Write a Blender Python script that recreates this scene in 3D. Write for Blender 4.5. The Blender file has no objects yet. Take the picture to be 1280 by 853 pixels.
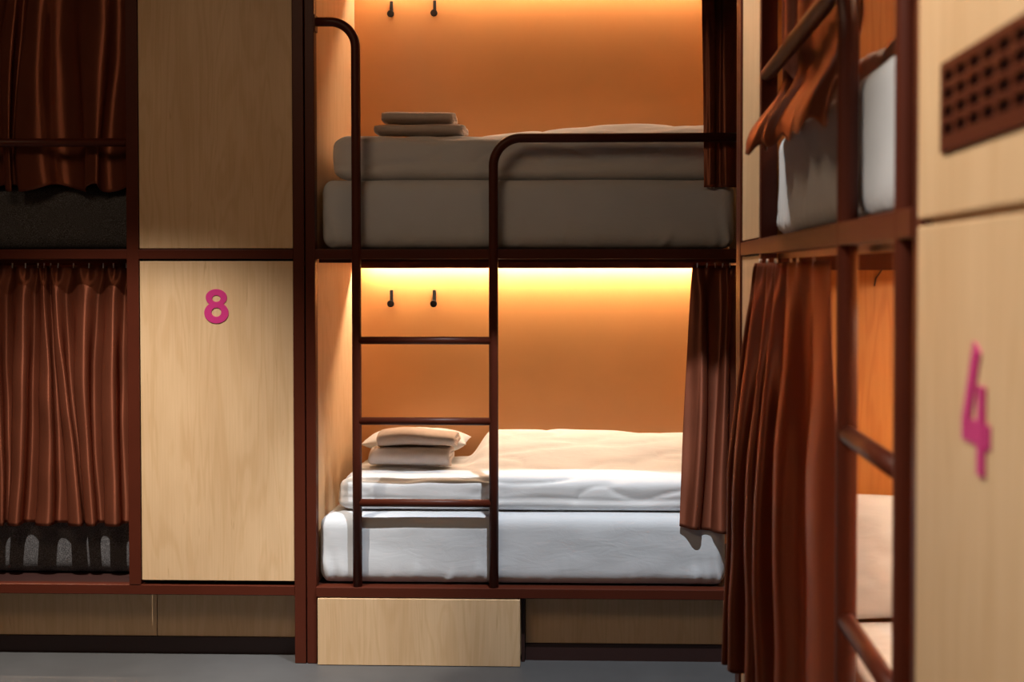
import bpy, bmesh, math, random
from math import sin, cos, pi, radians, tan
from mathutils import Vector, noise

scn = bpy.context.scene
COL = scn.collection

# ------------------------------------------------------------------ camera model
F, CX, CY = 1551.0, 715.0, 372.2
YAW, PITCH = radians(1.75), radians(1.3)
H = 1.765
FWD = Vector((-sin(YAW) * cos(PITCH), cos(YAW) * cos(PITCH), -sin(PITCH)))
RGT = Vector((cos(YAW), sin(YAW), 0))
UP = RGT.cross(FWD)


def ray(px, py):
    return FWD + RGT * ((px - CX) / F) + UP * ((CY - py) / F)


def onY(px, py, y):
    d = ray(px, py)
    t = y / d.y
    return Vector((d.x * t, y, H + d.z * t))


def onX(px, py, x):
    d = ray(px, py)
    t = x / d.x
    return Vector((x, d.y * t, H + d.z * t))


D = 5.54            # distance of the facing row of bunks
_f = onY(383, 830, D)
FZ = _f.z           # floor level


def X(px, y=D, py=500):
    return onY(px, py, y).x


def Z(py, y=D, px=620):
    return onY(px, py, y).z


# ------------------------------------------------------------------ materials
def new_mat(name):
    m = bpy.data.materials.new(name)
    m.use_nodes = True
    nt = m.node_tree
    b = nt.nodes['Principled BSDF']
    return m, nt, b


def ramp(nt, stops):
    r = nt.nodes.new('ShaderNodeValToRGB')
    e = r.color_ramp.elements
    while len(e) > 1:
        e.remove(e[-1])
    e[0].position, e[0].color = stops[0][0], (*stops[0][1], 1)
    for p, c in stops[1:]:
        n = e.new(p)
        n.color = (*c, 1)
    return r


def coords(nt, scale):
    tc = nt.nodes.new('ShaderNodeTexCoord')
    mp = nt.nodes.new('ShaderNodeMapping')
    mp.inputs['Scale'].default_value = scale
    nt.links.new(tc.outputs['Object'], mp.inputs['Vector'])
    return mp


def tex_noise(nt, scale, sc, detail=4, rough=.55, dist=0):
    n = nt.nodes.new('ShaderNodeTexNoise')
    n.inputs['Scale'].default_value = sc
    n.inputs['Detail'].default_value = detail
    n.inputs['Roughness'].default_value = rough
    n.inputs['Distortion'].default_value = dist
    nt.links.new(coords(nt, scale).outputs[0], n.inputs['Vector'])
    return n


def bump(nt, b, height, strength, dist=.002):
    bp = nt.nodes.new('ShaderNodeBump')
    bp.inputs['Strength'].default_value = strength
    bp.inputs['Distance'].default_value = dist
    nt.links.new(height, bp.inputs['Height'])
    nt.links.new(bp.outputs[0], b.inputs['Normal'])


def mix(nt, a, bcol, fac, mode='MIX'):
    m = nt.nodes.new('ShaderNodeMix')
    m.data_type = 'RGBA'
    m.blend_type = mode
    for s, v in ((m.inputs[6], a), (m.inputs[7], bcol), (m.inputs[0], fac)):
        if hasattr(v, 'is_output'):
            nt.links.new(v, s)
        elif isinstance(v, tuple):
            s.default_value = (*v, 1)
        else:
            s.default_value = v
    return m.outputs[2]


def wood_mat(name, light, mid, dark, rough=.5, axis=2):
    m, nt, b = new_mat(name)
    long_, fine = [5, 5, 5], [90, 90, 90]
    long_[axis], fine[axis] = .55, 2.2
    n1 = tex_noise(nt, tuple(long_), 1.3, 3, .5, .6)
    mul = nt.nodes.new('ShaderNodeMath')
    mul.operation = 'MULTIPLY'
    mul.inputs[1].default_value = 60
    nt.links.new(n1.outputs[0], mul.inputs[0])
    sn = nt.nodes.new('ShaderNodeMath')
    sn.operation = 'SINE'
    nt.links.new(mul.outputs[0], sn.inputs[0])
    ad = nt.nodes.new('ShaderNodeMath')
    ad.operation = 'MULTIPLY_ADD'
    ad.inputs[1].default_value = .5
    ad.inputs[2].default_value = .5
    nt.links.new(sn.outputs[0], ad.inputs[0])
    r1 = ramp(nt, [(0, mid), (.55, light), (1, light)])
    nt.links.new(ad.outputs[0], r1.inputs[0])
    n2 = tex_noise(nt, tuple(fine), 1.5, 5, .6)
    r2 = ramp(nt, [(.35, (.92, .90, .87)), (.62, (1, 1, 1))])
    nt.links.new(n2.outputs[0], r2.inputs[0])
    c = mix(nt, r1.outputs[0], r2.outputs[0], .8, 'MULTIPLY')
    blot = [2.2, 2.2, 2.2]
    blot[axis] = .8
    n3 = tex_noise(nt, tuple(blot), 1.6, 3)
    r3 = ramp(nt, [(.35, (.90, .87, .83)), (.65, (1, 1, 1))])
    nt.links.new(n3.outputs[0], r3.inputs[0])
    c = mix(nt, c, r3.outputs[0], 1.0, 'MULTIPLY')
    fl = [22, 22, 22]
    fl[axis] = 1.4
    n4 = tex_noise(nt, tuple(fl), 2.0, 2, .5, 1.5)
    r4 = ramp(nt, [(.71, (0, 0, 0)), (.76, (1, 1, 1))])
    nt.links.new(n4.outputs[0], r4.inputs[0])
    fm = nt.nodes.new('ShaderNodeMath')
    fm.operation = 'MULTIPLY'
    fm.inputs[1].default_value = .45
    nt.links.new(r4.outputs[0], fm.inputs[0])
    c = mix(nt, c, dark, fm.outputs[0])
    nt.links.new(c, b.inputs['Base Color'])
    b.inputs['Roughness'].default_value = rough
    bump(nt, b, n2.outputs[0], .08, .001)
    return m


def plain(name, col, rough=.5, metal=0, spec=.5, var=.06, nscale=6, bumpk=0, bscale=300):
    m, nt, b = new_mat(name)
    n = tex_noise(nt, (1, 1, 1), nscale, 4)
    lo = tuple(c * (1 - var) for c in col)
    hi = tuple(min(1, c * (1 + var)) for c in col)
    r = ramp(nt, [(.3, lo), (.7, hi)])
    nt.links.new(n.outputs[0], r.inputs[0])
    nt.links.new(r.outputs[0], b.inputs['Base Color'])
    b.inputs['Roughness'].default_value = rough
    b.inputs['Metallic'].default_value = metal
    b.inputs['Specular IOR Level'].default_value = spec
    if bumpk:
        n2 = tex_noise(nt, (1, 1, 1), bscale, 3)
        bump(nt, b, n2.outputs[0], bumpk, .001)
    return m


def linen_mat(name, col, wr=.14):
    m, nt, b = new_mat(name)
    n = tex_noise(nt, (1, 1, 1), 5, 3)
    r = ramp(nt, [(.3, tuple(c * .95 for c in col)), (.7, col)])
    nt.links.new(n.outputs[0], r.inputs[0])
    nt.links.new(r.outputs[0], b.inputs['Base Color'])
    b.inputs['Roughness'].default_value = .85
    b.inputs['Specular IOR Level'].default_value = .15
    b.inputs['Sheen Weight'].default_value = .15
    n1 = tex_noise(nt, (2.2, 6, 7), 3.0, 5, .55, 1.2)
    n2 = tex_noise(nt, (1, 1, 1), 700, 2)
    ma = nt.nodes.new('ShaderNodeMath')
    ma.operation = 'MULTIPLY_ADD'
    ma.inputs[1].default_value = .04
    nt.links.new(n2.outputs[0], ma.inputs[0])
    nt.links.new(n1.outputs[0], ma.inputs[2])
    bump(nt, b, ma.outputs[0], wr, .012)
    return m


def curtain_mat(name, col, trans=.12, tcol=None):
    m, nt, b = new_mat(name)
    n = tex_noise(nt, (1, 1, .4), 14, 3)
    r = ramp(nt, [(.3, tuple(c * .85 for c in col)), (.7, col)])
    nt.links.new(n.outputs[0], r.inputs[0])
    nt.links.new(r.outputs[0], b.inputs['Base Color'])
    b.inputs['Roughness'].default_value = .42
    b.inputs['Metallic'].default_value = .5
    b.inputs['Specular IOR Level'].default_value = .7
    b.inputs['Specular Tint'].default_value = (1, .6, .42, 1)
    b.inputs['Anisotropic'].default_value = .85
    b.inputs['Anisotropic Rotation'].default_value = .25
    tg = nt.nodes.new('ShaderNodeTangent')
    tg.direction_type = 'UV_MAP'
    tg.uv_map = 'weave'
    nt.links.new(tg.outputs[0], b.inputs['Tangent'])
    n2 = tex_noise(nt, (1, 1, 1), 420, 2)
    bump(nt, b, n2.outputs[0], .15, .001)
    tr = nt.nodes.new('ShaderNodeBsdfTranslucent')
    tr.inputs['Color'].default_value = (*(tcol or (.5, .12, .03)), 1)
    mx = nt.nodes.new('ShaderNodeMixShader')
    mx.inputs[0].default_value = trans
    nt.links.new(b.outputs[0], mx.inputs[1])
    nt.links.new(tr.outputs[0], mx.inputs[2])
    nt.links.new(mx.outputs[0], nt.nodes['Material Output'].inputs['Surface'])
    return m


def textile_mat(name):
    m, nt, b = new_mat(name)
    n = tex_noise(nt, (1, 1, 1), 330, 3, .7)
    r = ramp(nt, [(.35, (.028, .026, .027)), (.52, (.085, .082, .086)), (.70, (.24, .24, .25))])
    nt.links.new(n.outputs[0], r.inputs[0])
    nt.links.new(r.outputs[0], b.inputs['Base Color'])
    b.inputs['Roughness'].default_value = .95
    b.inputs['Specular IOR Level'].default_value = .1
    bump(nt, b, n.outputs[0], .5, .002)
    return m


def emit_mat(name, col, strength):
    m, nt, b = new_mat(name)
    n = tex_noise(nt, (1, 1, 1), 40, 1)
    r = ramp(nt, [(.3, tuple(c * .97 for c in col)), (.7, col)])
    nt.links.new(n.outputs[0], r.inputs[0])
    b.inputs['Base Color'].default_value = (.8, .8, .75, 1)
    nt.links.new(r.outputs[0], b.inputs['Emission Color'])
    b.inputs['Emission Strength'].default_value = strength
    return m


LED_COL = (1.0, .73, .50)
LED_POWER = 330
M = {
    'steel': plain('red_brown_powder_coat', (.075, .0150, .0068), .42, 0, .22, .05, 8, .05, 500),
    'steel_dark': plain('dark_plinth_paint', (.030, .010, .008), .5),
    'birch': wood_mat('birch_plywood', (.70, .485, .285), (.66, .445, .25), (.45, .26, .12)),
    'birch_h': wood_mat('birch_plywood_crosswise', (.68, .465, .27), (.64, .43, .24), (.42, .24, .11)),
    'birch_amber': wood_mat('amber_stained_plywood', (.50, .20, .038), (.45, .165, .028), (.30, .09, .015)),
    'orange': plain('orange_wall_paint', (.56, .255, .080), .45, 0, .55, .03, 3, .04, 250),
    'linen': linen_mat('white_cotton_sheet', (.61, .63, .66)),
    'duvet': linen_mat('white_cotton_duvet', (.66, .66, .665), .18),
    'towel': plain('beige_terry', (.52, .43, .365), .95, 0, .1, .05, 25, .7, 420),
    'towel_white': plain('pale_terry', (.58, .50, .45), .95, 0, .1, .05, 25, .7, 420),
    'curtain': curtain_mat('copper_satin', (.215, .060, .031), .02),
    'curtain_r': curtain_mat('copper_satin_thin', (.215, .060, .031), .16, (.80, .26, .03)),
    'textile': textile_mat('charcoal_woven_textile'),
    'floor': plain('grey_floor_vinyl', (.068, .068, .070), .55, 0, .4, .10, 5, .03, 120),
    'ceiling': plain('dark_ceiling_paint', (.10, .09, .085), .9),
    'wall': plain('warm_grey_wall_paint', (.30, .27, .24), .9),
    'magenta': plain('magenta_paint', (.56, .03, .20), .5),
    'black': plain('black_hook_metal', (.012, .012, .013), .35),
    'white': plain('white_plastic', (.75, .72, .68), .4),
    'alu': plain('bronze_rail', (.35, .20, .13), .35, .6),
    'cable': plain('dark_cable', (.03, .012, .008), .5),
    'vent_shade': plain('vent_shade_paint', (.012, .005, .004), .9, 0, 0),  # near-black colour standing in for the shade inside the vent
    'led': emit_mat('led_warm_white', LED_COL, LED_POWER),
    'led_dim': emit_mat('led_warm_white_dimmed', LED_COL, LED_POWER * .5),
}


# ------------------------------------------------------------------ object helpers
def world_loc(o):
    v = Vector((0, 0, 0))
    while o:
        v += o.location
        o = o.parent
    return v


def finish(name, bm, mat, parent=None, base=None, smooth=False, bevel=0, solid=0, segs=2):
    """link a bmesh given in world coordinates as ONE object"""
    off = world_loc(parent) if parent else (Vector(base) if base else Vector((0, 0, 0)))
    bmesh.ops.translate(bm, verts=bm.verts[:], vec=-off)
    bmesh.ops.recalc_face_normals(bm, faces=bm.faces[:])
    me = bpy.data.meshes.new(name)
    bm.to_mesh(me)
    bm.free()
    if smooth:
        me.polygons.foreach_set('use_smooth', [True] * len(me.polygons))
    me.materials.append(M[mat] if isinstance(mat, str) else mat)
    o = bpy.data.objects.new(name, me)
    COL.objects.link(o)
    if parent:
        o.parent = parent
    else:
        o.location = off
    if solid:
        md = o.modifiers.new('thickness', 'SOLIDIFY')
        md.thickness = solid
        md.offset = 0
    if bevel:
        md = o.modifiers.new('edges', 'BEVEL')
        md.width = bevel
        md.segments = segs
        md.limit_method = 'ANGLE'
    return o


def tag(o, label, cat, group=None):
    o['label'] = label
    o['category'] = cat
    if group:
        o['group'] = group
    return o


def thing(name, label, cat, loc, group=None):
    o = bpy.data.objects.new(name, None)
    COL.objects.link(o)
    o.empty_display_size = .1
    o.location = loc
    return tag(o, label, cat, group)


def box(bm, x0, x1, y0, y1, z0, z1):
    x0, x1 = min(x0, x1), max(x0, x1)
    y0, y1 = min(y0, y1), max(y0, y1)
    z0, z1 = min(z0, z1), max(z0, z1)
    v = [bm.verts.new((x, y, z)) for x in (x0, x1) for y in (y0, y1) for z in (z0, z1)]
    for f in ((0, 1, 3, 2), (4, 6, 7, 5), (0, 4, 5, 1), (2, 3, 7, 6), (0, 2, 6, 4), (1, 5, 7, 3)):
        bm.faces.new([v[i] for i in f])


def part_box(name, dims, mat, parent, bevel=.003):
    bm = bmesh.new()
    box(bm, *dims)
    return finish(name, bm, mat, parent, bevel=bevel)


def struct(name, dims, mat):
    bm = bmesh.new()
    box(bm, *dims)
    o = finish(name, bm, mat, base=((dims[0] + dims[1]) / 2, (dims[2] + dims[3]) / 2, min(dims[4], dims[5])))
    o['kind'] = 'structure'
    return o


def tube(bm, pts, r, n=14, cap=True):
    pts = [Vector(p) for p in pts]
    rings = []
    prev = None
    for i, p in enumerate(pts):
        t = (pts[min(i + 1, len(pts) - 1)] - pts[max(i - 1, 0)]).normalized()
        if prev is None:
            a = Vector((0, 0, 1)) if abs(t.z) < .9 else Vector((0, 1, 0))
            u = t.cross(a).normalized()
        else:
            u = (prev - t * prev.dot(t)).normalized()
        prev = u
        w = t.cross(u)
        rings.append([bm.verts.new(p + (u * cos(2 * pi * k / n) + w * sin(2 * pi * k / n)) * r) for k in range(n)])
    for a, b in zip(rings, rings[1:]):
        for k in range(n):
            bm.faces.new((a[k], a[(k + 1) % n], b[(k + 1) % n], b[k]))
    if cap:
        bm.faces.new(rings[0])
        bm.faces.new(rings[-1][::-1])


def arc(c, a0, a1, r, e1, e2, n=10):
    c, e1, e2 = Vector(c), Vector(e1), Vector(e2)
    return [c + e1 * (r * cos(a0 + (a1 - a0) * i / n)) + e2 * (r * sin(a0 + (a1 - a0) * i / n)) for i in range(n + 1)]


def rbox(bm, x0, x1, y0, y1, z0, z1, r, nx, ny, nz, deform=None):
    """soft rounded block on a fine grid; deform(p, unit coords) moves the finished points"""
    cache = {}
    rx, ry, rz = r if isinstance(r, tuple) else (r, r, r)

    def vert(i, j, k):
        key = (i, j, k)
        if key in cache:
            return cache[key]
        u, v, w = i / nx, j / ny, k / nz
        p = Vector((x0 + (x1 - x0) * u, y0 + (y1 - y0) * v, z0 + (z1 - z0) * w))
        q = Vector((min(max(p.x, x0 + rx), x1 - rx), min(max(p.y, y0 + ry), y1 - ry), min(max(p.z, z0 + rz), z1 - rz)))
        d = Vector(((p.x - q.x) / rx, (p.y - q.y) / ry, (p.z - q.z) / rz))
        L = d.length
        m = max(abs(d.x), abs(d.y), abs(d.z))
        if L > 1e-6:
            d *= m / L
        p = q + Vector((d.x * rx, d.y * ry, d.z * rz))
        if deform:
            p = deform(p, u, v, w)
        cache[key] = bm.verts.new(p)
        return cache[key]

    def quad(*ks):
        bm.faces.new([vert(*k) for k in ks])
    for i in range(nx):
        for j in range(ny):
            quad((i, j, 0), (i, j + 1, 0), (i + 1, j + 1, 0), (i + 1, j, 0))
            quad((i, j, nz), (i + 1, j, nz), (i + 1, j + 1, nz), (i, j + 1, nz))
    for i in range(nx):
        for k in range(nz):
            quad((i, 0, k), (i + 1, 0, k), (i + 1, 0, k + 1), (i, 0, k + 1))
            quad((i, ny, k), (i, ny, k + 1), (i + 1, ny, k + 1), (i + 1, ny, k))
    for j in range(ny):
        for k in range(nz):
            quad((0, j, k), (0, j, k + 1), (0, j + 1, k + 1), (0, j + 1, k))
            quad((nx, j, k), (nx, j + 1, k), (nx, j + 1, k + 1), (nx, j, k + 1))


def nz3(x, y, z):
    return noise.noise(Vector((x, y, z)))


def lerp(a, b, t):
    return a + (b - a) * t


def smooth(t, a=0., b=1.):
    t = min(1, max(0, (t - a) / (b - a)))
    return t * t * (3 - 2 * t)


# ------------------------------------------------------------------ the room shell and added light baffles
Y_BACK = 6.48
LEVEL = 1.49                      # from one bunk level to the next
Z_LOW0, Z_LOW1 = Z(747.5), Z(735)     # bottom rail of the lower bunk
Z_MID0, Z_MID1 = Z(324), Z(311.5)     # rail between the bunks
Z_TOP0, Z_TOP1 = Z_MID0 + LEVEL, Z_MID1 + LEVEL
XR = .442                         # aisle face of the row on the right

struct('floor', (-5.2, 1.9, -2.6, 6.75, FZ - .1, FZ), 'floor')
struct('ceiling', (-5.2, 1.9, -2.6, 6.75, 4.2, 4.3), 'ceiling')
struct('wall_back', (-5.2, 1.9, 6.65, 6.75, FZ, 4.2), 'wall')
struct('wall_left', (-5.3, -5.2, -2.6, 6.75, FZ, 4.2), 'wall')
struct('wall_right', (1.9, 2.0, -2.6, 6.75, FZ, 4.2), 'wall')
struct('added_light_baffle', (-1.2, .43, 4.60, 4.66, 3.11, 4.2), 'ceiling')  # unseen baffle, added to keep the middle spot off the upper bunk
struct('added_light_baffle', (-5.2, -.9, 4.30, 4.36, 3.70, 4.2), 'ceiling')  # added out of view, shades the upper left level from the left spot
struct('added_light_baffle', (-1.90, -1.86, 3.9, 4.295, 3.40, 4.2), 'ceiling')  # unseen fin added to stop the left spot spilling onto the middle towels
struct('wall_front', (-5.2, 1.9, -2.7, -2.6, FZ, 4.2), 'wall')


# ------------------------------------------------------------------ numerals
def frame_pts(origin, su, sv, sn):
    """local 2D + depth frame -> world"""
    o, su, sv, sn = Vector(origin), Vector(su), Vector(sv), Vector(sn)
    return lambda u, v, n: o + su * u + sv * v + sn * n


def annulus(bm, fr, cu, cv, ru, rv, hu, hv, hru, hrv, d, n=48):
    rows = []
    for dep in (0, d):
        rows.append([bm.verts.new(fr(cu + ru * cos(2 * pi * k / n), cv + rv * sin(2 * pi * k / n), dep)) for k in range(n)])
        rows.append([bm.verts.new(fr(hu + hru * cos(2 * pi * k / n), hv + hrv * sin(2 * pi * k / n), dep)) for k in range(n)])
    o0, i0, o1, i1 = rows
    for a, b in ((o0, i0), (o1, i1), (o0, o1), (i0, i1)):
        for k in range(n):
            bm.faces.new((a[k], a[(k + 1) % n], b[(k + 1) % n], b[k]))


def prism(bm, fr, pts, d):
    a = [bm.verts.new(fr(u, v, 0)) for u, v in pts]
    b = [bm.verts.new(fr(u, v, d)) for u, v in pts]
    bm.faces.new(a)
    bm.faces.new(b[::-1])
    n = len(pts)
    for k in range(n):
        bm.faces.new((a[k], a[(k + 1) % n], b[(k + 1) % n], b[k]))


def stroke(bm, fr, pts, w, d):
    left, right = [], []
    for i, (u, v) in enumerate(pts):
        a, b = pts[max(0, i - 1)], pts[min(len(pts) - 1, i + 1)]
        t = Vector((b[0] - a[0], b[1] - a[1])).normalized()
        left.append((u - t.y * w / 2, v + t.x * w / 2))
        right.append((u + t.y * w / 2, v - t.x * w / 2))
    for i in range(len(pts) - 1):
        prism(bm, fr, [left[i], left[i + 1], right[i + 1], right[i]], d)


def numeral_eight(parent, origin, su, sn, h):
    bm = bmesh.new()
    fr = frame_pts(origin, su, (0, 0, 1), sn)
    s = h / 43
    annulus(bm, fr, 0, 11.0 * s, 13.6 * s, 10.8 * s, 0, 9.8 * s, 5.4 * s, 4.2 * s, .0024)
    annulus(bm, fr, 0, -8.3 * s, 15.6 * s, 13.4 * s, 0, -7.6 * s, 6.3 * s, 5.8 * s, .003)
    return finish('number', bm, 'magenta', parent)


def numeral_four(parent, origin, su, sn, h):
    bm = bmesh.new()
    fr = frame_pts(origin, su, (0, 0, 1), sn)
    stroke(bm, fr, [(.03 * h, .5 * h), (-.27 * h, -.14 * h)], .19 * h, .003)
    stroke(bm, fr, [(-.37 * h, -.18 * h), (.38 * h, -.18 * h)], .19 * h, .0024)
    stroke(bm, fr, [(.16 * h, .2 * h), (.16 * h, -.5 * h)], .19 * h, .0035)
    return finish('number', bm, 'magenta', parent)


def numeral_six(parent, origin, su, sn, h):
    bm = bmesh.new()
    fr = frame_pts(origin, su, (0, 0, 1), sn)
    annulus(bm, fr, 0, -.17 * h, .36 * h, .33 * h, 0, -.16 * h, .15 * h, .14 * h, .0024)
    pts = [(-.26 * h - .02 * h * sin(pi * t / 8), -.15 * h + .6 * h * t / 8) for t in range(9)]
    pts = [(-.27 * h + .36 * h * (t / 10) ** 2.6, -.16 * h + .62 * h * (t / 10)) for t in range(11)]
    stroke(bm, fr, pts, .18 * h, .003)
    return finish('number', bm, 'magenta', parent)


# ------------------------------------------------------------------ facing row, bunk on the left
FD = .05                           # depth of the steel tubes
xa0, xa1 = X(159.5), X(174.5)      # post beside the panel
xb0, xb1 = X(367), X(381)          # right post of the left bunk
xc0, xc1 = X(382.5), X(394.5)      # left post of the middle bunk
xl0 = xa0 - 1.92                   # far end of the left bunk
X_R0, X_R1 = .615, .665            # right post of the middle bunk


def bunk_box(root, x0, x1, mats, has_ceiling=True):
    """back wall, platforms of a two-level bunk between two side faces"""
    part_box('back_panel', (x0, x1, Y_BACK, Y_BACK + .02, Z_LOW1 - .03, Z_TOP1), mats, root, 0)
    for zb in (Z_LOW0, Z_MID0):
        part_box('bed_base', (x0, x1, D + FD + .001, Y_BACK - .001, zb + .006, zb + .044), 'steel_dark', root, 0)
    part_box('canopy', (x0, x1, D + FD + .001, Y_BACK - .001, Z_TOP0 + .006, Z_TOP0 + .03), 'birch_h', root, 0)


left = thing('bunk_bed', 'red-brown steel bunk bed with closed copper curtains and the birch panel marked 8', 'bunk bed',
             ((xl0 + xb1) / 2, 6.0, FZ), 'steel framed bunk beds')
bx = bunk_box(left, xl0, xa0, 'orange')
part_box('post', (xa0, xa1, D, D + FD, Z_LOW1, Z_TOP0), 'steel', left)
part_box('post', (xb0, xb1, D, D + FD, FZ, Z_TOP1), 'steel', left)
part_box('post', (xl0 - .05, xl0, D, D + FD, FZ, Z_TOP1), 'steel', left)
part_box('side_panel', (xa0, xa0 + .02, D + FD + .001, Y_BACK, Z_LOW1 + .001, Z_TOP0), 'birch', left, 0)
part_box('side_panel', (xb0 + .005, xb1 - .002, D + FD + .001, Y_BACK, .03, Z_TOP0), 'birch', left, 0)
part_box('side_panel', (xl0 - .03, xl0, D + FD + .001, Y_BACK, .03, Z_TOP0), 'birch', left, 0)
for z0, z1 in ((Z_LOW0, Z_LOW1), (Z_MID0, Z_MID1), (Z_TOP0, Z_TOP1)):
    part_box('cross_rail', (xl0, xb0, D + .002, D + FD, z0, z1), 'steel', left)
low8 = part_box('end_panel', (xa1 + .002, xb0 - .002, D + .008, D + .028, Z(729.5), Z(326.5)), 'birch', left, .002)
part_box('end_panel', (xa1 + .002, xb0 - .002, D + .008, D + .028, Z(310.5), Z_TOP0 - .005), 'birch', left, .002)
c8 = onY(270.6, 383, D + .008)
numeral_eight(low8, c8, (1, 0, 0), (0, -1, 0), .153)
yp = D + .14
zpl0, zpl1 = Z(799, yp), Z_LOW0 - .004
xs = X(196.5, yp, 770)
part_box('plinth_panel', (xl0, xs - .002, yp, yp + .018, zpl0, zpl1), 'birch_h', left, .001)
part_box('plinth_panel', (xs + .002, xb0, yp, yp + .018, zpl0, zpl1), 'birch_h', left, .001)
part_box('plinth', (xl0, xb0, yp - .006, yp + .04, FZ, zpl0 - .002), 'steel_dark', left, 0)
bm = bmesh.new()
zg = Z(176, D)
tube(bm, [(xl0, D + .022, zg), (xa0 + .002, D + .022, zg)], .019)
finish('guard_rail', bm, 'steel', left, smooth=True)
bm = bmesh.new()
box(bm, xl0, xa0, D + FD + .036, D + FD + .054, Z_MID0 - .016, Z_MID0 + .004)
finish('curtain_rail', bm, 'steel', left)
bm = bmesh.new()
box(bm, xl0, xa0, D + FD + .036, D + FD + .054, Z_TOP0 - .016, Z_TOP0 + .004)
finish('curtain_rail', bm, 'steel', left)


def valance(root, x0, x1, ztop):
    return part_box('valance', (x0, x1, Y_BACK - .090, Y_BACK - .076, ztop - .040, ztop + .006), 'steel', root, .001)


valance(left, xl0, xa0, Z_MID0)

# ------------------------------------------------------------------ facing row, bunk in the middle
mid = thing('bunk_bed', 'open red-brown steel bunk bed with a ladder, lit orange inside, both beds made up white', 'bunk bed',
            ((xc0 + X_R1) / 2, 6.0, FZ), 'steel framed bunk beds')
bunk_box(mid, xc1 - .010, X_R0, 'orange')
part_box('post', (xc0, xc1, D, D + FD, FZ, Z_TOP1), 'steel', mid)
part_box('post', (X_R0, X_R1, D, D + FD, FZ, Z_TOP1), 'steel', mid)
part_box('side_panel', (xc0 + .002, xc1 - .011, D + FD + .001, Y_BACK, .03, Z_TOP0), 'birch', mid, 0)
part_box('side_panel', (X_R0, X_R1 - .01, D + FD + .001, Y_BACK, .03, Z_TOP0), 'birch', mid, 0)
part_box('cross_rail', (xc1 + .001, X_R0, D - .016, D + FD, Z_LOW0, Z_LOW1), 'steel', mid)
for z0, z1 in ((Z_MID0, Z_MID1), (Z_TOP0, Z_TOP1)):
    part_box('cross_rail', (xc1, X_R0, D + .002, D + FD, z0, z1), 'steel', mid)
yq = D + .084
zq0 = Z(803.5, yq)
xq = X(652, yq, 780)
part_box('plinth_panel', (xq + .018, X_R0, yq, yq + .018, zq0, Z_LOW0 - .004), 'birch_h', mid, .001)
part_box('plinth', (xq + .018, X_R0, yq - .004, yq + .04, FZ, zq0 - .002), 'steel_dark', mid, 0)
valance(mid, xc1, X_R0, Z_MID0)
valance(mid, xc1, X_R0, Z_TOP0)
for zt in (Z_MID0, Z_TOP0):
    bm = bmesh.new()
    box(bm, xc1, X_R0, D + FD + .027, D + FD + .045, zt - .016, zt + .004)
    finish('curtain_rail', bm, 'steel', mid)

# ladder: tall pole with a bent grip, short pole that runs on into the guard rail, three rungs
R_T = .021
xp1, xp2 = X(446, D, 540), X(617, D, 540)
YT = D + .006
bm = bmesh.new()
ztop = Z(27, D, 420)
rc = .115
pts = [(xp1, YT, Z_LOW1 - .004), (xp1, YT, 1.0), (xp1, YT, ztop - rc - .01)]
pts += arc((xp1 - rc, YT, ztop - rc), 0, pi / 2, rc, (1, 0, 0), (0, 0, 1), 14)
pts += [(xc1 - .002, YT, ztop)]
tube(bm, pts, R_T, 18)
lad = finish('ladder_pole', bm, 'steel', mid, smooth=True)
bm = bmesh.new()
box(bm, xc1 - .001, xc1 + .010, YT - .028, YT + .028, ztop - .045, ztop + .03)
finish('bracket', bm, 'steel', lad, bevel=.003)
bm = bmesh.new()
zr = Z(172, D, 760)
rc = .125
pts = [(xp2, YT, Z_LOW1 - .004), (xp2, YT, 1.0), (xp2, YT, zr - rc - .01)]
pts += arc((xp2 + rc, YT, zr - rc), pi, pi / 2, rc, (1, 0, 0), (0, 0, 1), 14)
pts += [(X_R0 + .022, YT, zr)]
tube(bm, pts, R_T, 18)
finish('guard_rail', bm, 'steel', mid, smooth=True)
for py in (426, 527, 629.5):
    bm = bmesh.new()
    z = Z(py, D, 530)
    tube(bm, [(xp1 + .012, YT, z), ((xp1 + xp2) / 2, YT, z), (xp2 - .012, YT, z)], .0178, 14)
    finish('rung', bm, 'steel', mid, smooth=True)

# drawer under the middle bunk
dr = thing('storage_drawer', 'pale birch drawer box standing on the floor beneath the open middle bunk', 'drawer',
           (X(523), D + .25, FZ))
dx0, dx1 = X(397, D - .022, 790), X(650, D - .022, 790)
part_box('front', (dx0, dx1, D - .022, D + .014, FZ + .002, Z_LOW0 - .004), 'birch', dr, .002)
for b0, b1 in ((dx1 - .016, dx1 - .001), (dx0 + .001, dx0 + .016)):
    part_box('side', (b0, b1, D + .0145, D + .70, .012, Z_LOW0 - .012), 'birch_h', dr, .001)
part_box('back', (dx0 + .0165, dx1 - .0165, D + .68, D + .70, .012, Z_LOW0 - .012), 'birch_h', dr, .001)
part_box('bottom', (dx0 + .0165, dx1 - .0165, D + .0145, D + .679, FZ + .004, .012), 'birch_h', dr, 0)
part_box('divider', (xq + .002, xq + .016, D + FD + .004, Y_BACK - .002, FZ, Z_LOW0 - .004), 'steel_dark', mid, 0)

# ------------------------------------------------------------------ row along the right side
RD = .94                           # depth of a bunk


def rbx(name, y0, y1, d0, d1, z0, z1, mat, parent, bevel=.003):
    return part_box(name, (XR + d0, XR + d1, y0, y1, z0, z1), mat, parent, bevel)


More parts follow.
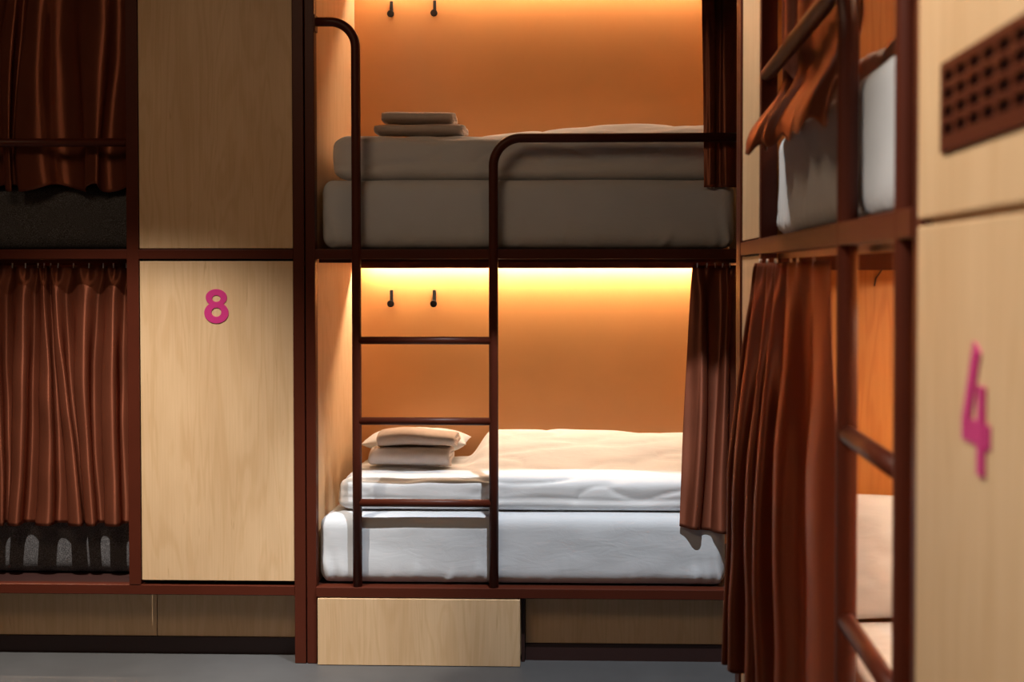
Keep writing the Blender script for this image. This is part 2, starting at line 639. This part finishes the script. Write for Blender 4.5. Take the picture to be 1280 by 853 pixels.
ye0, ye1 = 3.70, 4.20              # birch panel at the far end of the row
yn = 1.83                          # near end of the sleeping space
right = thing('bunk_bed', 'red-brown steel bunk bed along the right side, its ladder seen edge-on and curtain pulled aside',
              'bunk bed', (XR + .47, 3.0, FZ), 'steel framed bunk beds')
rbx('post', 4.258, 4.325, -.004, .046, FZ, Z_TOP1, 'steel', right)
rbx('post', ye1, 4.254, -.004, .046, FZ, Z_TOP1, 'steel', right)
rbx('post', ye0 - .045, ye0, 0, .048, Z_LOW1, Z_TOP0, 'steel', right)
rbx('post', 1.782, yn, .001, .05, FZ, Z_TOP1, 'steel', right)
for z0, z1 in ((Z_LOW0, Z_LOW1), (Z_MID0, Z_MID1), (Z_TOP0, Z_TOP1)):
    rbx('cross_rail', yn, ye1, -.002, .048, z0, z1, 'steel', right)
low6 = rbx('end_panel', ye0 + .002, ye1 - .002, .004, .022, Z_LOW1 + .004, Z_MID0 - .004, 'birch', right, .002)
rbx('end_panel', ye0 + .002, ye1 - .002, .004, .022, Z_MID1 + .004, Z_TOP0 - .004, 'birch', right, .002)
numeral_six(low6, (XR + .004, (ye0 + ye1) / 2 - .005, c8.z), (0, -1, 0), (-1, 0, 0), .153)
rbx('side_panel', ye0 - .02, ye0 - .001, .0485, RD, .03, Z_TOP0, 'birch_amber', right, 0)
rbx('side_panel', yn - .02, yn - .001, .0505, RD, .03, Z_TOP0, 'birch', right, 0)
rbx('side_panel', ye1 + .002, ye1 + .02, .0465, RD, .03, Z_TOP0, 'birch', right, 0)
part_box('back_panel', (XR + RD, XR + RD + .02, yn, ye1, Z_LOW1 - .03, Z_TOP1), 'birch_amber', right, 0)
for zb in (Z_LOW0, Z_MID0):
    rbx('bed_base', yn, ye0 - .0205, .0485, RD - .001, zb + .006, zb + .04, 'steel_dark', right, 0)
rbx('canopy', yn, ye0 - .0205, .0485, RD - .001, Z_TOP0 + .006, Z_TOP0 + .03, 'birch_h', right, 0)
rbx('plinth_panel', yn, ye1, .10, .118, .07, Z_LOW0 - .004, 'birch_h', right, .001)
rbx('plinth', yn, ye1, .095, .13, FZ, .068, 'steel_dark', right, 0)
rbx('batten', ye0 - .036, ye0 - .0205, .06, RD - .02, 1.763, Z_MID0 + .005, 'steel', right, .001)
for zt in (Z_MID0, Z_TOP0):
    off = .16 if zt == Z_MID0 else .090
    rbx('valance', yn, ye0 - .037, RD - off, RD - off + .014, zt - .040, zt + .006, 'steel', right, .001)
    rbx('curtain_rail', yn, ye0 - .0455, .052, .070, zt - .014, zt + .004, 'alu', right, .001)

# its ladder and guard rail
yq1, yq2 = 2.42, 1.933
xt = XR + .018
bm = bmesh.new()
rc = .125
zr_r = 2.335
pts = [(xt, yq1, Z_LOW1 - .004), (xt, yq1, 1.0), (xt, yq1, zr_r - rc - .01)]
pts += arc((xt, yq1 + rc, zr_r - rc), pi, pi / 2, rc, (0, 1, 0), (0, 0, 1), 14)
pts += [(xt, ye0 - .044, zr_r)]
tube(bm, pts, R_T, 18)
finish('guard_rail', bm, 'steel', right, smooth=True)
bm = bmesh.new()
zt_r = ztop
rc = .075
pts = [(xt, yq2, Z_LOW1 - .004), (xt, yq2, 1.0), (xt, yq2, zt_r - rc - .01)]
pts += arc((xt, yq2 - rc, zt_r - rc), 0, pi / 2, rc, (0, 1, 0), (0, 0, 1), 14)
pts += [(xt, yn - .002, zt_r)]
tube(bm, pts, R_T, 18)
finish('ladder_pole', bm, 'steel', right, smooth=True)
for py in (426, 527, 629.5):
    bm = bmesh.new()
    z = Z(py, D, 530)
    tube(bm, [(xt, yq1 - .012, z), (xt, (yq1 + yq2) / 2, z), (xt, yq2 + .012, z)], .0178, 14)
    finish('rung', bm, 'steel', right, smooth=True)

# cabinet front with vent nearest the camera
cab = thing('partition_cabinet', 'birch front marked 4 with a perforated red-brown vent above, beside the right ladder', 'cabinet',
            (XR + .2, 1.49, FZ))
yf0, yf1 = 1.205, 1.776
up4 = rbx('upper_panel', yf0, yf1, -.006, .014, 1.836, Z_TOP1, 'birch', cab, .003)
lo4 = rbx('lower_panel', yf0, yf1, -.006, .014, FZ + .03, 1.826, 'birch', cab, .003)
rbx('carcass', yf0 + .005, yf1 - .003, .0145, .90, FZ + .001, Z_TOP1 - .002, 'birch_h', cab, 0)
numeral_four(lo4, (XR - .006, 1.485, 1.598), (0, -1, 0), (-1, 0, 0), .150)
gr_y0, gr_y1, gr_z0, gr_z1 = 1.285, 1.642, 1.917, 2.033
bm = bmesh.new()
NR, NCOL = 4, 6
py_, pz_ = (gr_y1 - gr_y0 - .02) / NCOL, .0225
hz = .0145
zc0 = (gr_z0 + gr_z1) / 2 - pz_ * (NR - 1) / 2 + .004
edges_z = [gr_z0] + sum([[zc0 + r * pz_ - hz / 2, zc0 + r * pz_ + hz / 2] for r in range(NR)], []) + [gr_z1]
for k in range(0, len(edges_z), 2):
    box(bm, XR - .0105, XR - .0065, gr_y0, gr_y1, edges_z[k], edges_z[k + 1])
for r in range(NR):
    z0, z1 = zc0 + r * pz_ - hz / 2, zc0 + r * pz_ + hz / 2
    yy = [gr_y0] + sum([[gr_y0 + .01 + py_ * (c + .5) - .021, gr_y0 + .01 + py_ * (c + .5) + .021] for c in range(NCOL)], []) + [gr_y1]
    for k in range(0, len(yy), 2):
        box(bm, XR - .0105, XR - .0065, yy[k], yy[k + 1], z0, z1)
gr = finish('vent_grille', bm, 'steel', up4)
bm = bmesh.new()
box(bm, XR - .0064, XR - .0061, gr_y0 + .006, gr_y1 - .006, gr_z0 + .004, gr_z1 - .004)  # dark sheet behind the slots, painted as the shade within
finish('vent_shade_sheet', bm, 'vent_shade', up4)

# ------------------------------------------------------------------ mattresses
BEDF = 5.576                       # front face of the mattresses in the facing row


def mattress(name, x0, x1, y0, y1, z0, z1, mat, label, seed, axis='x', fit=1.0):
    bm = bmesh.new()

    def deform(p, u, v, w):
        s = noise.noise(Vector((p.x * 2.3, p.y * 2.3, p.z * 3 + seed)))
        s2 = noise.noise(Vector((p.x * 6 + seed, p.y * 7, p.z * 13)))
        a = u if axis == 'x' else v
        # gathers of the fitted sheet at the lower corners
        e = min(a, 1 - a)
        g = math.exp(-(e / .05) ** 2) * math.exp(-(w / .35) ** 2)
        wr = sin(p.x * 95 + p.y * 95 + w * 9 + 3 * s) * .010 * g * fit
        c = Vector(((x0 + x1) / 2, (y0 + y1) / 2, p.z))
        d = (p - c)
        out = Vector((0, 0, 0))
        if axis == 'x':
            out.y = (-1 if v < .5 else 1)
        else:
            out.x = (-1 if u < .5 else 1)
        face = smooth(abs((v if axis == 'x' else u) - .5), .42, .5)
        p = p + out * face * (s * .006 + s2 * .0025 + wr)
        # short pulls above the bottom edge
        pull = math.exp(-(w / .22) ** 2) * max(0, noise.noise(Vector((p.x * 18 + p.y * 18, seed, w * 2)))) ** 2
        p = p + out * face * pull * .03 * fit
        if w > .5:
            p.z += (s * .003 + s2 * .001) * smooth(w, .6, 1)
        return p
    if axis == 'x':
        rbox(bm, x0, x1, y0, y1, z0, z1, (.05, .045, .06), 150, 40, 20, deform)
    else:
        rbox(bm, x0, x1, y0, y1, z0, z1, (.035, .05, .05), 40, 130, 20, deform)
    o = finish(name, bm, mat, base=((x0 + x1) / 2, (y0 + y1) / 2, z0), smooth=True)
    return tag(o, label, 'mattress', 'mattresses on the bunks')


zb_low, zb_up = Z_LOW1 + .003, Z_MID1 + .003
ZM_LOW, ZM_UP = Z(646, BEDF), Z(224, BEDF)
xm0 = xc1 + .002
xm1 = X(907, BEDF, 710)
mattress('mattress', xm0, xm1, BEDF, 6.44, zb_low, ZM_LOW, 'linen',
         'mattress under a white fitted sheet on the lower bed behind the facing ladder', 1)
mattress('mattress', xc1 + .012, .560, 5.604, 6.44, zb_up, ZM_UP, 'linen',
         'mattress in a white sheet on the upper bed, in shadow behind the curved guard rail', 5)
mattress('mattress', xl0 + .02, xa0 - .004, 5.725, 6.44, zb_low, ZM_LOW, 'textile',
         'charcoal textile mattress showing under the hem of the lower copper curtain beside panel 8', 9, fit=.0)
mattress('mattress', xl0 + .02, xa0 - .004, 5.725, 6.44, zb_up, ZM_UP - .008, 'textile',
         'charcoal textile mattress of the upper left bed, below the curtain behind the straight rail', 13, fit=.0)
mattress('mattress', XR + .045, XR + .915, yn + .03, 3.645, zb_up, ZM_UP - .02, 'linen',
         'white sheeted mattress on the upper bed along the right side, under the gathered curtain', 17, 'y')
mattress('mattress', XR + .100, XR + .915, yn + .03, 3.60, zb_low, ZM_LOW, 'linen',
         'white sheeted mattress on the lower right bed, glimpsed between the ladder rungs', 21, 'y')


# ------------------------------------------------------------------ duvets and pillows
def duvet(x0, x1, y0, y1, z0, z1, seed, label, shape, axis='x', r=.065, res=(170, 50, 16)):
    bm = bmesh.new()

    def deform(p, u, v, w):
        s1 = noise.noise(Vector((p.x * 1.6, p.y * 3.5, seed)))
        s2 = noise.noise(Vector((p.x * 4.5 + seed, p.y * 9, p.z * 9)))
        s3 = 1 - abs(noise.noise(Vector((p.x * 3.2, p.y * 11 + s1, p.z * 8 + seed))))
        p = shape(p, u, v, w)
        k = w
        p.z += k * (s1 * .014 + s2 * .006 - s3 ** 6 * .012)
        f = 1 - smooth(v if axis == 'x' else u, 0, .14)
        off = f * (s2 * .010 + s1 * .010 - s3 ** 8 * .010 * smooth(w, .1, .5))
        # soft seam between the folded layers
        seam = math.exp(-((w - .36 - .12 * s1) / .07) ** 2) * .007 * f
        if axis == 'x':
            p.y += -off + seam
        else:
            p.x += -off + seam
        return p
    rbox(bm, x0, x1, y0, y1, z0, z1, (r, r * .8, min(r * .7, (z1 - z0) * .48)), *res, deform)
    o = finish('duvet', bm, 'duvet', base=((x0 + x1) / 2, (y0 + y1) / 2, z0), smooth=True)
    return tag(o, label, 'duvet', 'white duvets')


xd0 = X(424, 5.70, 610)


def shape_low(p, u, v, w):
    ridge = smooth(v, .30, .88) * (1 - .35 * smooth(v, .9, 1))
    amt = lerp(.0, .135, smooth(p.x, -.73, -.60))
    p.z += w * ridge * amt
    p.x += .02 * noise.noise(Vector((0, p.y * 3, p.z * 4))) * (1 - smooth(u, 0, .08))
    return p


ZD_LOW = Z(592, 5.80)
duvet(xd0, .50, 5.665, 6.435, ZM_LOW + .004, ZD_LOW, 3,
      'white duvet folded lengthwise on the lit lower bed behind the ladder rungs', shape_low)


def shape_up(p, u, v, w):
    ridge = smooth(u, .26, .72)
    p.z += w * (lerp(0, .075, ridge) * smooth(v, 0, .35))
    nose = 1 - smooth(u, 0, .05)
    p.x += -.012 * nose * sin(w * pi)
    return p


ZD_UP = Z(171, 5.76)
duvet(X(421, 5.73, 200), .545, 5.650, 6.435, ZM_UP + .004, ZD_UP, 8,
      'white duvet on the upper bed behind the curved guard rail, in shade', shape_up, r=.07)
duvet(XR + .135, XR + .90, 1.90, 3.55, ZM_UP - .014, 2.262, 12,
      'duvet on the upper bed along the right side, shaded between the two poles', lambda p, u, v, w: p, 'y', r=.05, res=(40, 90, 12))
duvet(XR + .17, XR + .90, 1.90, 3.52, ZM_LOW + .016, .78, 15,
      'duvet on the lower right bed, under the peach-lit pillow', lambda p, u, v, w: p, 'y', r=.05, res=(40, 90, 12))


def pillow(center, sx, sy, th, rot, label, seed, mat='duvet', n=44):
    """cushion with pointed corners; rot = (x, y, z) euler"""
    from mathutils import Euler
    R = Euler(rot).to_matrix()
    bm = bmesh.new()
    grid = {}
    for side in (1, -1):
        for i in range(n + 1):
            for j in range(n + 1):
                a, b = i / n * 2 - 1, j / n * 2 - 1
                edge = i in (0, n) or j in (0, n)
                if side == -1 and edge:
                    grid[(side, i, j)] = grid[(1, i, j)]
                    continue
                h = (max(0, 1 - abs(a) ** 2.6) ** .55) * (max(0, 1 - abs(b) ** 2.6) ** .55)
                ins = 1 - .07 * (1 - abs(a * b) ** 1.0) * (max(abs(a), abs(b)) ** 4)
                x, y = a * sx / 2 * ins, b * sy / 2 * ins
                wr = noise.noise(Vector((a * 3, b * 3, seed + side))) * .10 + noise.noise(Vector((a * 8, b * 7, seed))) * .04
                z = side * th / 2 * h * (1 + wr)
                grid[(side, i, j)] = bm.verts.new(Vector(center) + R @ Vector((x, y, z)))
    for side in (1, -1):
        for i in range(n):
            for j in range(n):
                q = [grid[(side, i, j)], grid[(side, i + 1, j)], grid[(side, i + 1, j + 1)], grid[(side, i, j + 1)]]
                bm.faces.new(q if side == 1 else q[::-1])
    o = finish('pillow', bm, mat, base=Vector(center) - Vector((0, 0, th / 2)), smooth=True)
    return tag(o, label, 'pillow')


pc = onY(523, 566, 6.20)
pillow((pc.x - .02, 6.285, ZD_LOW + .086), .53, .29, .125, (0, 0, radians(1)),
       'white pillow lying on the duvet behind the two lower towels', 2)
pillow((XR + .48, 3.545, .95), .60, .36, .13, (radians(68), 0, 0),
       'peach-lit white pillow propped at the head of the lower right bed', 6)


# ------------------------------------------------------------------ folded towels
def towel(cx, cy, z0, width, depth, height, label, seed, turns=2.3, mat='towel', taper=0., slump=0.):
    bm = bmesh.new()
    t = height / (2 * turns) * .86
    N, Mx = int(46 * turns), 26
    path = []
    for i in range(N + 1):
        k = i / N
        a = -pi / 2 - 2 * pi * turns * k
        sh = 1 - k * (turns - .25) / turns
        ry, rz = depth / 2 - (1 - sh) * height / 2 - t / 2, (height / 2 - t / 2) * sh
        c, s = cos(a), sin(a)
        e = .62
        path.append((ry * math.copysign(abs(c) ** e, c), rz * math.copysign(abs(s) ** .85, s)))
    rows = []
    for j in range(Mx + 1):
        u = j / Mx * 2 - 1
        x = u * width / 2
        rnd = (1 - abs(u) ** 8 * .10)
        outer, inner = [], []
        for i, (y, z) in enumerate(path):
            a, b = path[max(0, i - 1)], path[min(N, i + 1)]
            tv = Vector((b[0] - a[0], b[1] - a[1]))
            if tv.length < 1e-9:
                tv = Vector((1, 0))
            tv.normalize()
            nv = Vector((-tv.y, tv.x))
            wob = noise.noise(Vector((x * 6, y * 7, z * 20 + seed))) * .006
            xs_ = x + noise.noise(Vector((y * 12, z * 30, seed + (1 if u > 0 else 7)))) * .010 * abs(u) ** 6
            sc = rnd * (1 - taper * smooth(u, -.2, 1.0)) * (1 - .4 * taper * smooth(-u, .3, 1.0))
            zz = (z + wob) * sc
            lift = (height / 2) * sc
            outer.append(bm.verts.new((cx + xs_, cy + (y + wob) + nv.x * t * .46, z0 + lift + zz + nv.y * t * .46 * sc + slump * u * 0)))
            inner.append(bm.verts.new((cx + xs_, cy + (y + wob) - nv.x * t * .46, z0 + lift + zz - nv.y * t * .46 * sc)))
        rows.append((outer, inner))
    for (o0, i0), (o1, i1) in zip(rows, rows[1:]):
        for k in range(N):
            bm.faces.new((o0[k], o0[k + 1], o1[k + 1], o1[k]))
            bm.faces.new((i0[k], i1[k], i1[k + 1], i0[k + 1]))
        bm.faces.new((o0[0], o1[0], i1[0], i0[0]))
        bm.faces.new((o0[N], i0[N], i1[N], o1[N]))
    for o_, i_ in (rows[0], rows[-1]):
        for k in range(N):
            bm.faces.new((o_[k], i_[k], i_[k + 1], o_[k + 1]))
    zmin, zmax = min(v.co.z for v in bm.verts), max(v.co.z for v in bm.verts)
    for v in bm.verts:
        v.co.z = z0 + (v.co.z - zmin) * height / (zmax - zmin)
    o = finish('towel', bm, mat, base=(cx, cy, z0), smooth=True)
    return tag(o, label, 'towel', 'folded towels on the beds')


yt = 5.985
sc_ = 1551 / yt
a = onY(515, 590, yt)
w1 = 100 / sc_
towel(a.x, yt + .01, ZD_LOW + .010, w1, .23, .092, 'flat folded pale towel beneath the rolled one, on the lit lower bed', 3, 1.8, 'towel_white')
b = onY(523, 566, yt)
towel(b.x, yt + .02, ZD_LOW + .104, 98 / sc_, .22, .084, 'plump rolled beige towel on top of the pair on the lower bed', 7, 2.4, 'towel', .25)
yt = 5.86
sc_ = 1551 / yt
a = onY(528, 172, yt)
towel(a.x, yt, ZD_UP + .010, 108 / sc_, .26, .054, 'wide flat folded towel, lower of the pair on the upper bed', 11, 1.6, 'towel_white')
b = onY(525, 160, yt)
towel(b.x, yt + .01, ZD_UP + .065, 87 / sc_, .22, .060, 'smaller folded towel on top of the pair on the upper bed', 15, 1.8, 'towel_white')


# ------------------------------------------------------------------ curtains
def curtain(label, T0, T1, B0, B1, nrm, folds, a0, a1, seed, mat='curtain', N=260, MV=70, warp=.5, prof=None, hem=None,
            gliders=8, ease=1.3, thick=.0022, dens=None, ampf=None):
    T0, T1, B0, B1, nrm = map(Vector, (T0, T1, B0, B1, nrm))
    bm = bmesh.new()
    along = (T1 - T0).normalized()
    rows = []
    for j in range(MV + 1):
        v = j / MV
        row = []
        for i in range(N + 1):
            u = i / N
            ww = noise.noise(Vector((u * folds * .45, v * .8, seed))) * warp / folds
            uu = min(1, max(0, u + ww * min(1, 6 * u, 6 * (1 - u))))
            uu = dens(uu) if dens else uu
            e = v ** ease
            top, bot = T0.lerp(T1, uu), B0.lerp(B1, uu)
            p = Vector((lerp(top.x, bot.x, e), lerp(top.y, bot.y, e), lerp(top.z, bot.z, v)))
            ph = 2 * pi * folds * u + 1.6 * noise.noise(Vector((u * 3.1, v * 1.1, seed + 4)))
            amp = lerp(a0, a1, smooth(v, .02, .55)) * (ampf(u) if ampf else 1)
            loc = .85 + .45 * noise.noise(Vector((u * folds * .8, v * .7, seed + 9)))
            o = sin(ph) + .16 * sin(2 * ph + 1.2 + seed)
            pl = sin(2 * ph + .6) * math.exp(-(v / .07) ** 2) * .6
            p += nrm * (amp * (o * loc * (1 - .5 * math.exp(-(v / .06) ** 2)) + pl))
            p += nrm * (.25 * amp * noise.noise(Vector((u * folds * 1.7, v * 5, seed + 2))))
            p -= along * (amp * .36 * sin(2 * ph) * smooth(v, .05, .4))
            if prof:
                p += prof(u, v)
            if hem and j > MV * .8:
                p.z += hem(u) * smooth(v, .8, 1)
            row.append(bm.verts.new(p))
        rows.append(row)
    uvl = bm.loops.layers.uv.new('weave')
    for j, (r0, r1) in enumerate(zip(rows, rows[1:])):
        for k in range(N):
            f = bm.faces.new((r0[k], r0[k + 1], r1[k + 1], r1[k]))
            for lp, uv in zip(f.loops, ((k, j), (k + 1, j), (k + 1, j + 1), (k, j + 1))):
                lp[uvl].uv = (uv[0] / N, 1 - uv[1] / MV)
    tops = [rows[0][int((g + .5) / gliders * N)].co.copy() for g in range(gliders)] if gliders else []
    base = (B0 + B1) / 2
    o = finish('curtain', bm, mat, base=base, smooth=True, solid=thick)
    tag(o, label, 'curtain', 'copper satin bunk curtains')
    for t_ in tops:
        bm = bmesh.new()
        tube(bm, [t_ + Vector((0, 0, -.012)), t_ + Vector((0, 0, .004)), t_ + Vector((0, 0, .011))], .0032, 8)
        finish('glider', bm, 'white', o, smooth=True)
    return o


YC = D + FD + .045
ztc_low, ztc_up = Z_MID0 - .028, Z_TOP0 - .028
# left bunk
zh = Z(660, YC)
curtain('closed copper satin curtain over the lower left bed, hanging in long lit folds',
        (xl0 + .03, YC, ztc_low), (xa0 - .012, YC, ztc_low), (xl0 + .03, YC + .012, zh), (xa0 - .012, YC + .012, zh),
        (0, -1, 0), 17, .018, .046, 2.0, N=900, gliders=34, warp=.9)


def sweep(u, v):
    return Vector((.10 * smooth(v, .25, .95) * sin(u * 21), 0, 0))


zh2 = Z(234, YC + .01)
curtain('closed dark copper curtain over the upper left bed, tucked behind the straight rail',
        (xl0 + .03, YC + .008, ztc_up), (xa0 - .012, YC + .008, ztc_up), (xl0 + .03, YC + .012, zh2), (xa0 - .012, YC + .012, zh2),
        (0, -1, 0), 9, .014, .036, 7.0, N=800, gliders=30, warp=1.0,
        prof=lambda u, v: Vector((.05 * smooth(v, .3, .95) * sin(u * 31), 0, 0)), hem=lambda u: .018 * sin(u * 70))
# middle bunk, both drawn to the right
curtain('copper curtain drawn to the right end of the lit lower bed, hem over the mattress',
        (X(866, YC, 330), YC, ztc_low), (X(927, YC, 330), YC, ztc_low), (X(848, D, 660), D + .012, Z(658, D)), (X(918, D, 660), D + .012, Z(668, D)),
        (0, -1, 0), 1.75, .016, .018, 3.3, N=220, gliders=6, ease=.8)
curtain('dark copper curtain drawn to the right end of the upper bed, behind the guard rail',
        (X(877, YC, 0), YC, ztc_up), (X(930, YC, 0), YC, ztc_up), (X(881, D, 234), D + .046, Z(234, D)), (X(926, D, 234), D + .046, Z(234, D)),
        (0, -1, 0), 1.8, .016, .010, 5.1, N=220, gliders=6)


# right bunk
def low_prof(u, v):
    return Vector((-.012 * sin(pi * v), 0, 0))


curtain('long copper curtain pulled along the lower right bed, spilling into the aisle',
        (XR - .006, 3.635, ztc_low), (XR + .062, 2.86, ztc_low), (XR - .062, 3.66, .60), (XR + .045, 2.50, .60),
        (-1, 0, 0), 5.5, .015, .046, 1.4, mat='curtain_r', N=420, MV=90, gliders=8, ease=.62, prof=low_prof,
        dens=lambda u: u ** 1.9, ampf=lambda u: lerp(1.15, .55, u))


def up_prof(u, v):
    # stays behind the rail, then swings out under it
    k = smooth(v, .80, 1.0)
    return Vector((-.135 * k * lerp(1, .55, u), -.22 * k * (1 - u), .03 * k * u))


curtain('dark copper curtain bunched over the upper right bed, hem pushed out beneath the rail',
        (XR + .064, 3.63, ztc_up), (XR + .064, 2.50, ztc_up), (XR + .064, 3.63, 2.08), (XR + .064, 2.45, 2.035),
        (-1, 0, 0), 3.2, .010, .015, 8.2, mat='curtain', N=340, MV=120, gliders=10, prof=up_prof, thick=.003,
        hem=lambda u: .012 * sin(u * 40))

# ------------------------------------------------------------------ hooks, light strips, cable
def hook(px, py, level_label, grp='black coat hooks on the orange back walls'):
    p = onY(px, py, Y_BACK - .0006)
    t = thing('coat_hook', level_label, 'hook', p, grp)
    bm = bmesh.new()
    box(bm, p.x - .0088, p.x + .0088, p.y - .008, p.y, p.z - .036, p.z + .044)
    finish('backplate', bm, 'black', t, bevel=.004)
    bm = bmesh.new()
    tube(bm, [(p.x, p.y - .0065, p.z - .026), (p.x, p.y - .016, p.z - .027), (p.x, p.y - .026, p.z - .028)], .0085, 14)
    finish('peg', bm, 'black', t, smooth=True)
    bm = bmesh.new()
    tube(bm, [(p.x, p.y - .0262, p.z - .028), (p.x, p.y - .030, p.z - .028), (p.x, p.y - .037, p.z - .028)], .0185, 22)
    finish('knob', bm, 'black', t, bevel=.003)
    return t


def copy_tree(o, loc, label):
    c = o.copy()
    COL.objects.link(c)
    c.location = loc
    c['label'] = label
    for ch in o.children:
        k = ch.copy()
        COL.objects.link(k)
        k.parent = c
    return c


h0 = hook(489.5, 373, 'left black coat hook on the wall of the lower bed')
copy_tree(h0, onY(543, 373, Y_BACK - .0006), 'right black coat hook on the wall of the lower bed')
copy_tree(h0, onY(489.5, 12, Y_BACK - .0006), 'left black coat hook above the towels of the upper bed')
copy_tree(h0, onY(543.5, 11, Y_BACK - .0006), 'right black coat hook above the towels of the upper bed')


def led(dims, label, mat='led'):
    bm = bmesh.new()
    box(bm, *dims)
    o = finish('led_strip', bm, mat, base=((dims[0] + dims[1]) / 2, (dims[2] + dims[3]) / 2, dims[4]))
    return tag(o, label, 'light strip', 'warm light strips')


led((xc1 + .03, X_R0 - .03, Y_BACK - .052, Y_BACK - .038, Z_MID0 - .006, Z_MID0 - .002), 'warm light strip behind the valance of the lit lower bed')
led((xc1 + .03, X_R0 - .03, Y_BACK - .052, Y_BACK - .038, Z_TOP0 - .006, Z_TOP0 - .002), 'warm light strip behind the valance of the open upper bed', 'led_dim')
led((xl0 + .06, xa0 - .06, Y_BACK - .052, Y_BACK - .038, Z_MID0 - .006, Z_MID0 - .002), 'warm light strip inside the curtained lower left bed')
led((XR + RD - .050, XR + RD - .036, yn + .05, ye0 - .09, Z_MID0 - .030, Z_MID0 - .026), 'warm light strip inside the lower right bed')
led((XR + RD - .050, XR + RD - .036, yn + .05, ye0 - .09, Z_TOP0 - .006, Z_TOP0 - .002), 'warm light strip inside the upper right bed', 'led_dim')

yk = ye0 - .0215
k0, k1 = onY(1104, 330, yk), onY(1093, 358, yk)
bm = bmesh.new()
km = k0.lerp(k1, .5) + Vector((.004, 0, .008))
tube(bm, [k0, k0.lerp(km, .5) + Vector((.003, 0, 0)), km, km.lerp(k1, .5) + Vector((-.004, 0, .003)), k1], .0022, 8)
tag(finish('cable', bm, 'cable', base=k1, smooth=True), 'short dark cable hanging on the wood wall inside the lower right bed', 'cable')


# ------------------------------------------------------------------ light of the room, with added spots and fill
def spot(name, loc, target, energy, size, blend, col, radius=.05):
    l = bpy.data.lights.new(name, 'SPOT')
    l.energy, l.spot_size, l.spot_blend, l.color, l.shadow_soft_size = energy, radians(size), blend, col, radius
    o = bpy.data.objects.new(name, l)
    COL.objects.link(o)
    o.location = loc
    o.rotation_euler = (Vector(target) - Vector(loc)).to_track_quat('-Z', 'Y').to_euler()
    return o


spot('facing_row_spot', (.0, 4.1, 4.0), (-.40, 5.25, 0), 600, 45, .55, (.90, .95, 1.0), .012)
spot('facing_row_spot', (-2.1, 4.1, 4.0), (-2.2, 4.88, 0), 1150, 55, .95, (1.0, .92, .82), .015)  # second spot, added to brighten the left panel and curtain
spot('right_row_spot', (-.9, 1.4, 3.6), (.4, 1.5, 1.4), 290, 60, .8, (1.0, .91, .80), .05)
spot('right_row_spot', (-.25, 4.0, 4.0), (.44, 4.0, 2.0), 200, 44, .7, (1.0, .95, .88), .03)  # extra spot added to brighten the far panel of the right row
al = bpy.data.lights.new('added_fill', 'AREA')  # soft warm fill added to lift the upper beds and upper panel
al.energy, al.size, al.color = 38, 1.6, (1.0, .69, .44)
ao = bpy.data.objects.new('added_fill', al)
COL.objects.link(ao)
ao.location = (-1.9, 2.3, 4.1)
ao.rotation_euler = (radians(25), 0, 0)

ob = M['orange'].node_tree.nodes['Principled BSDF']
ob.inputs['Coat Weight'].default_value = .6
ob.inputs['Coat Roughness'].default_value = .38

w = bpy.data.worlds.new('room_ambient')
scn.world = w
w.use_nodes = True
w.node_tree.nodes['Background'].inputs[0].default_value = (.05, .045, .04, 1)
w.node_tree.nodes['Background'].inputs[1].default_value = .3

# ------------------------------------------------------------------ camera
cam = bpy.data.cameras.new('camera')
cam.sensor_width = 36
cam.lens = F / 1280 * 36
cam.shift_x = -(CX - 640) / 1280
cam.shift_y = -(426.5 - CY) / 1280
cam.clip_start = .05
cam.dof.use_dof = True
cam.dof.focus_distance = 5.62
cam.dof.aperture_fstop = 2.9
co = bpy.data.objects.new('camera', cam)
COL.objects.link(co)
co.location = (0, 0, H)
co.rotation_euler = (pi / 2 - PITCH, 0, YAW)
scn.camera = co

vs = scn.view_settings
vs.view_transform = 'Standard'
vs.look = 'None'
vs.exposure = 0
vs.gamma = 1
vs.use_curve_mapping = False
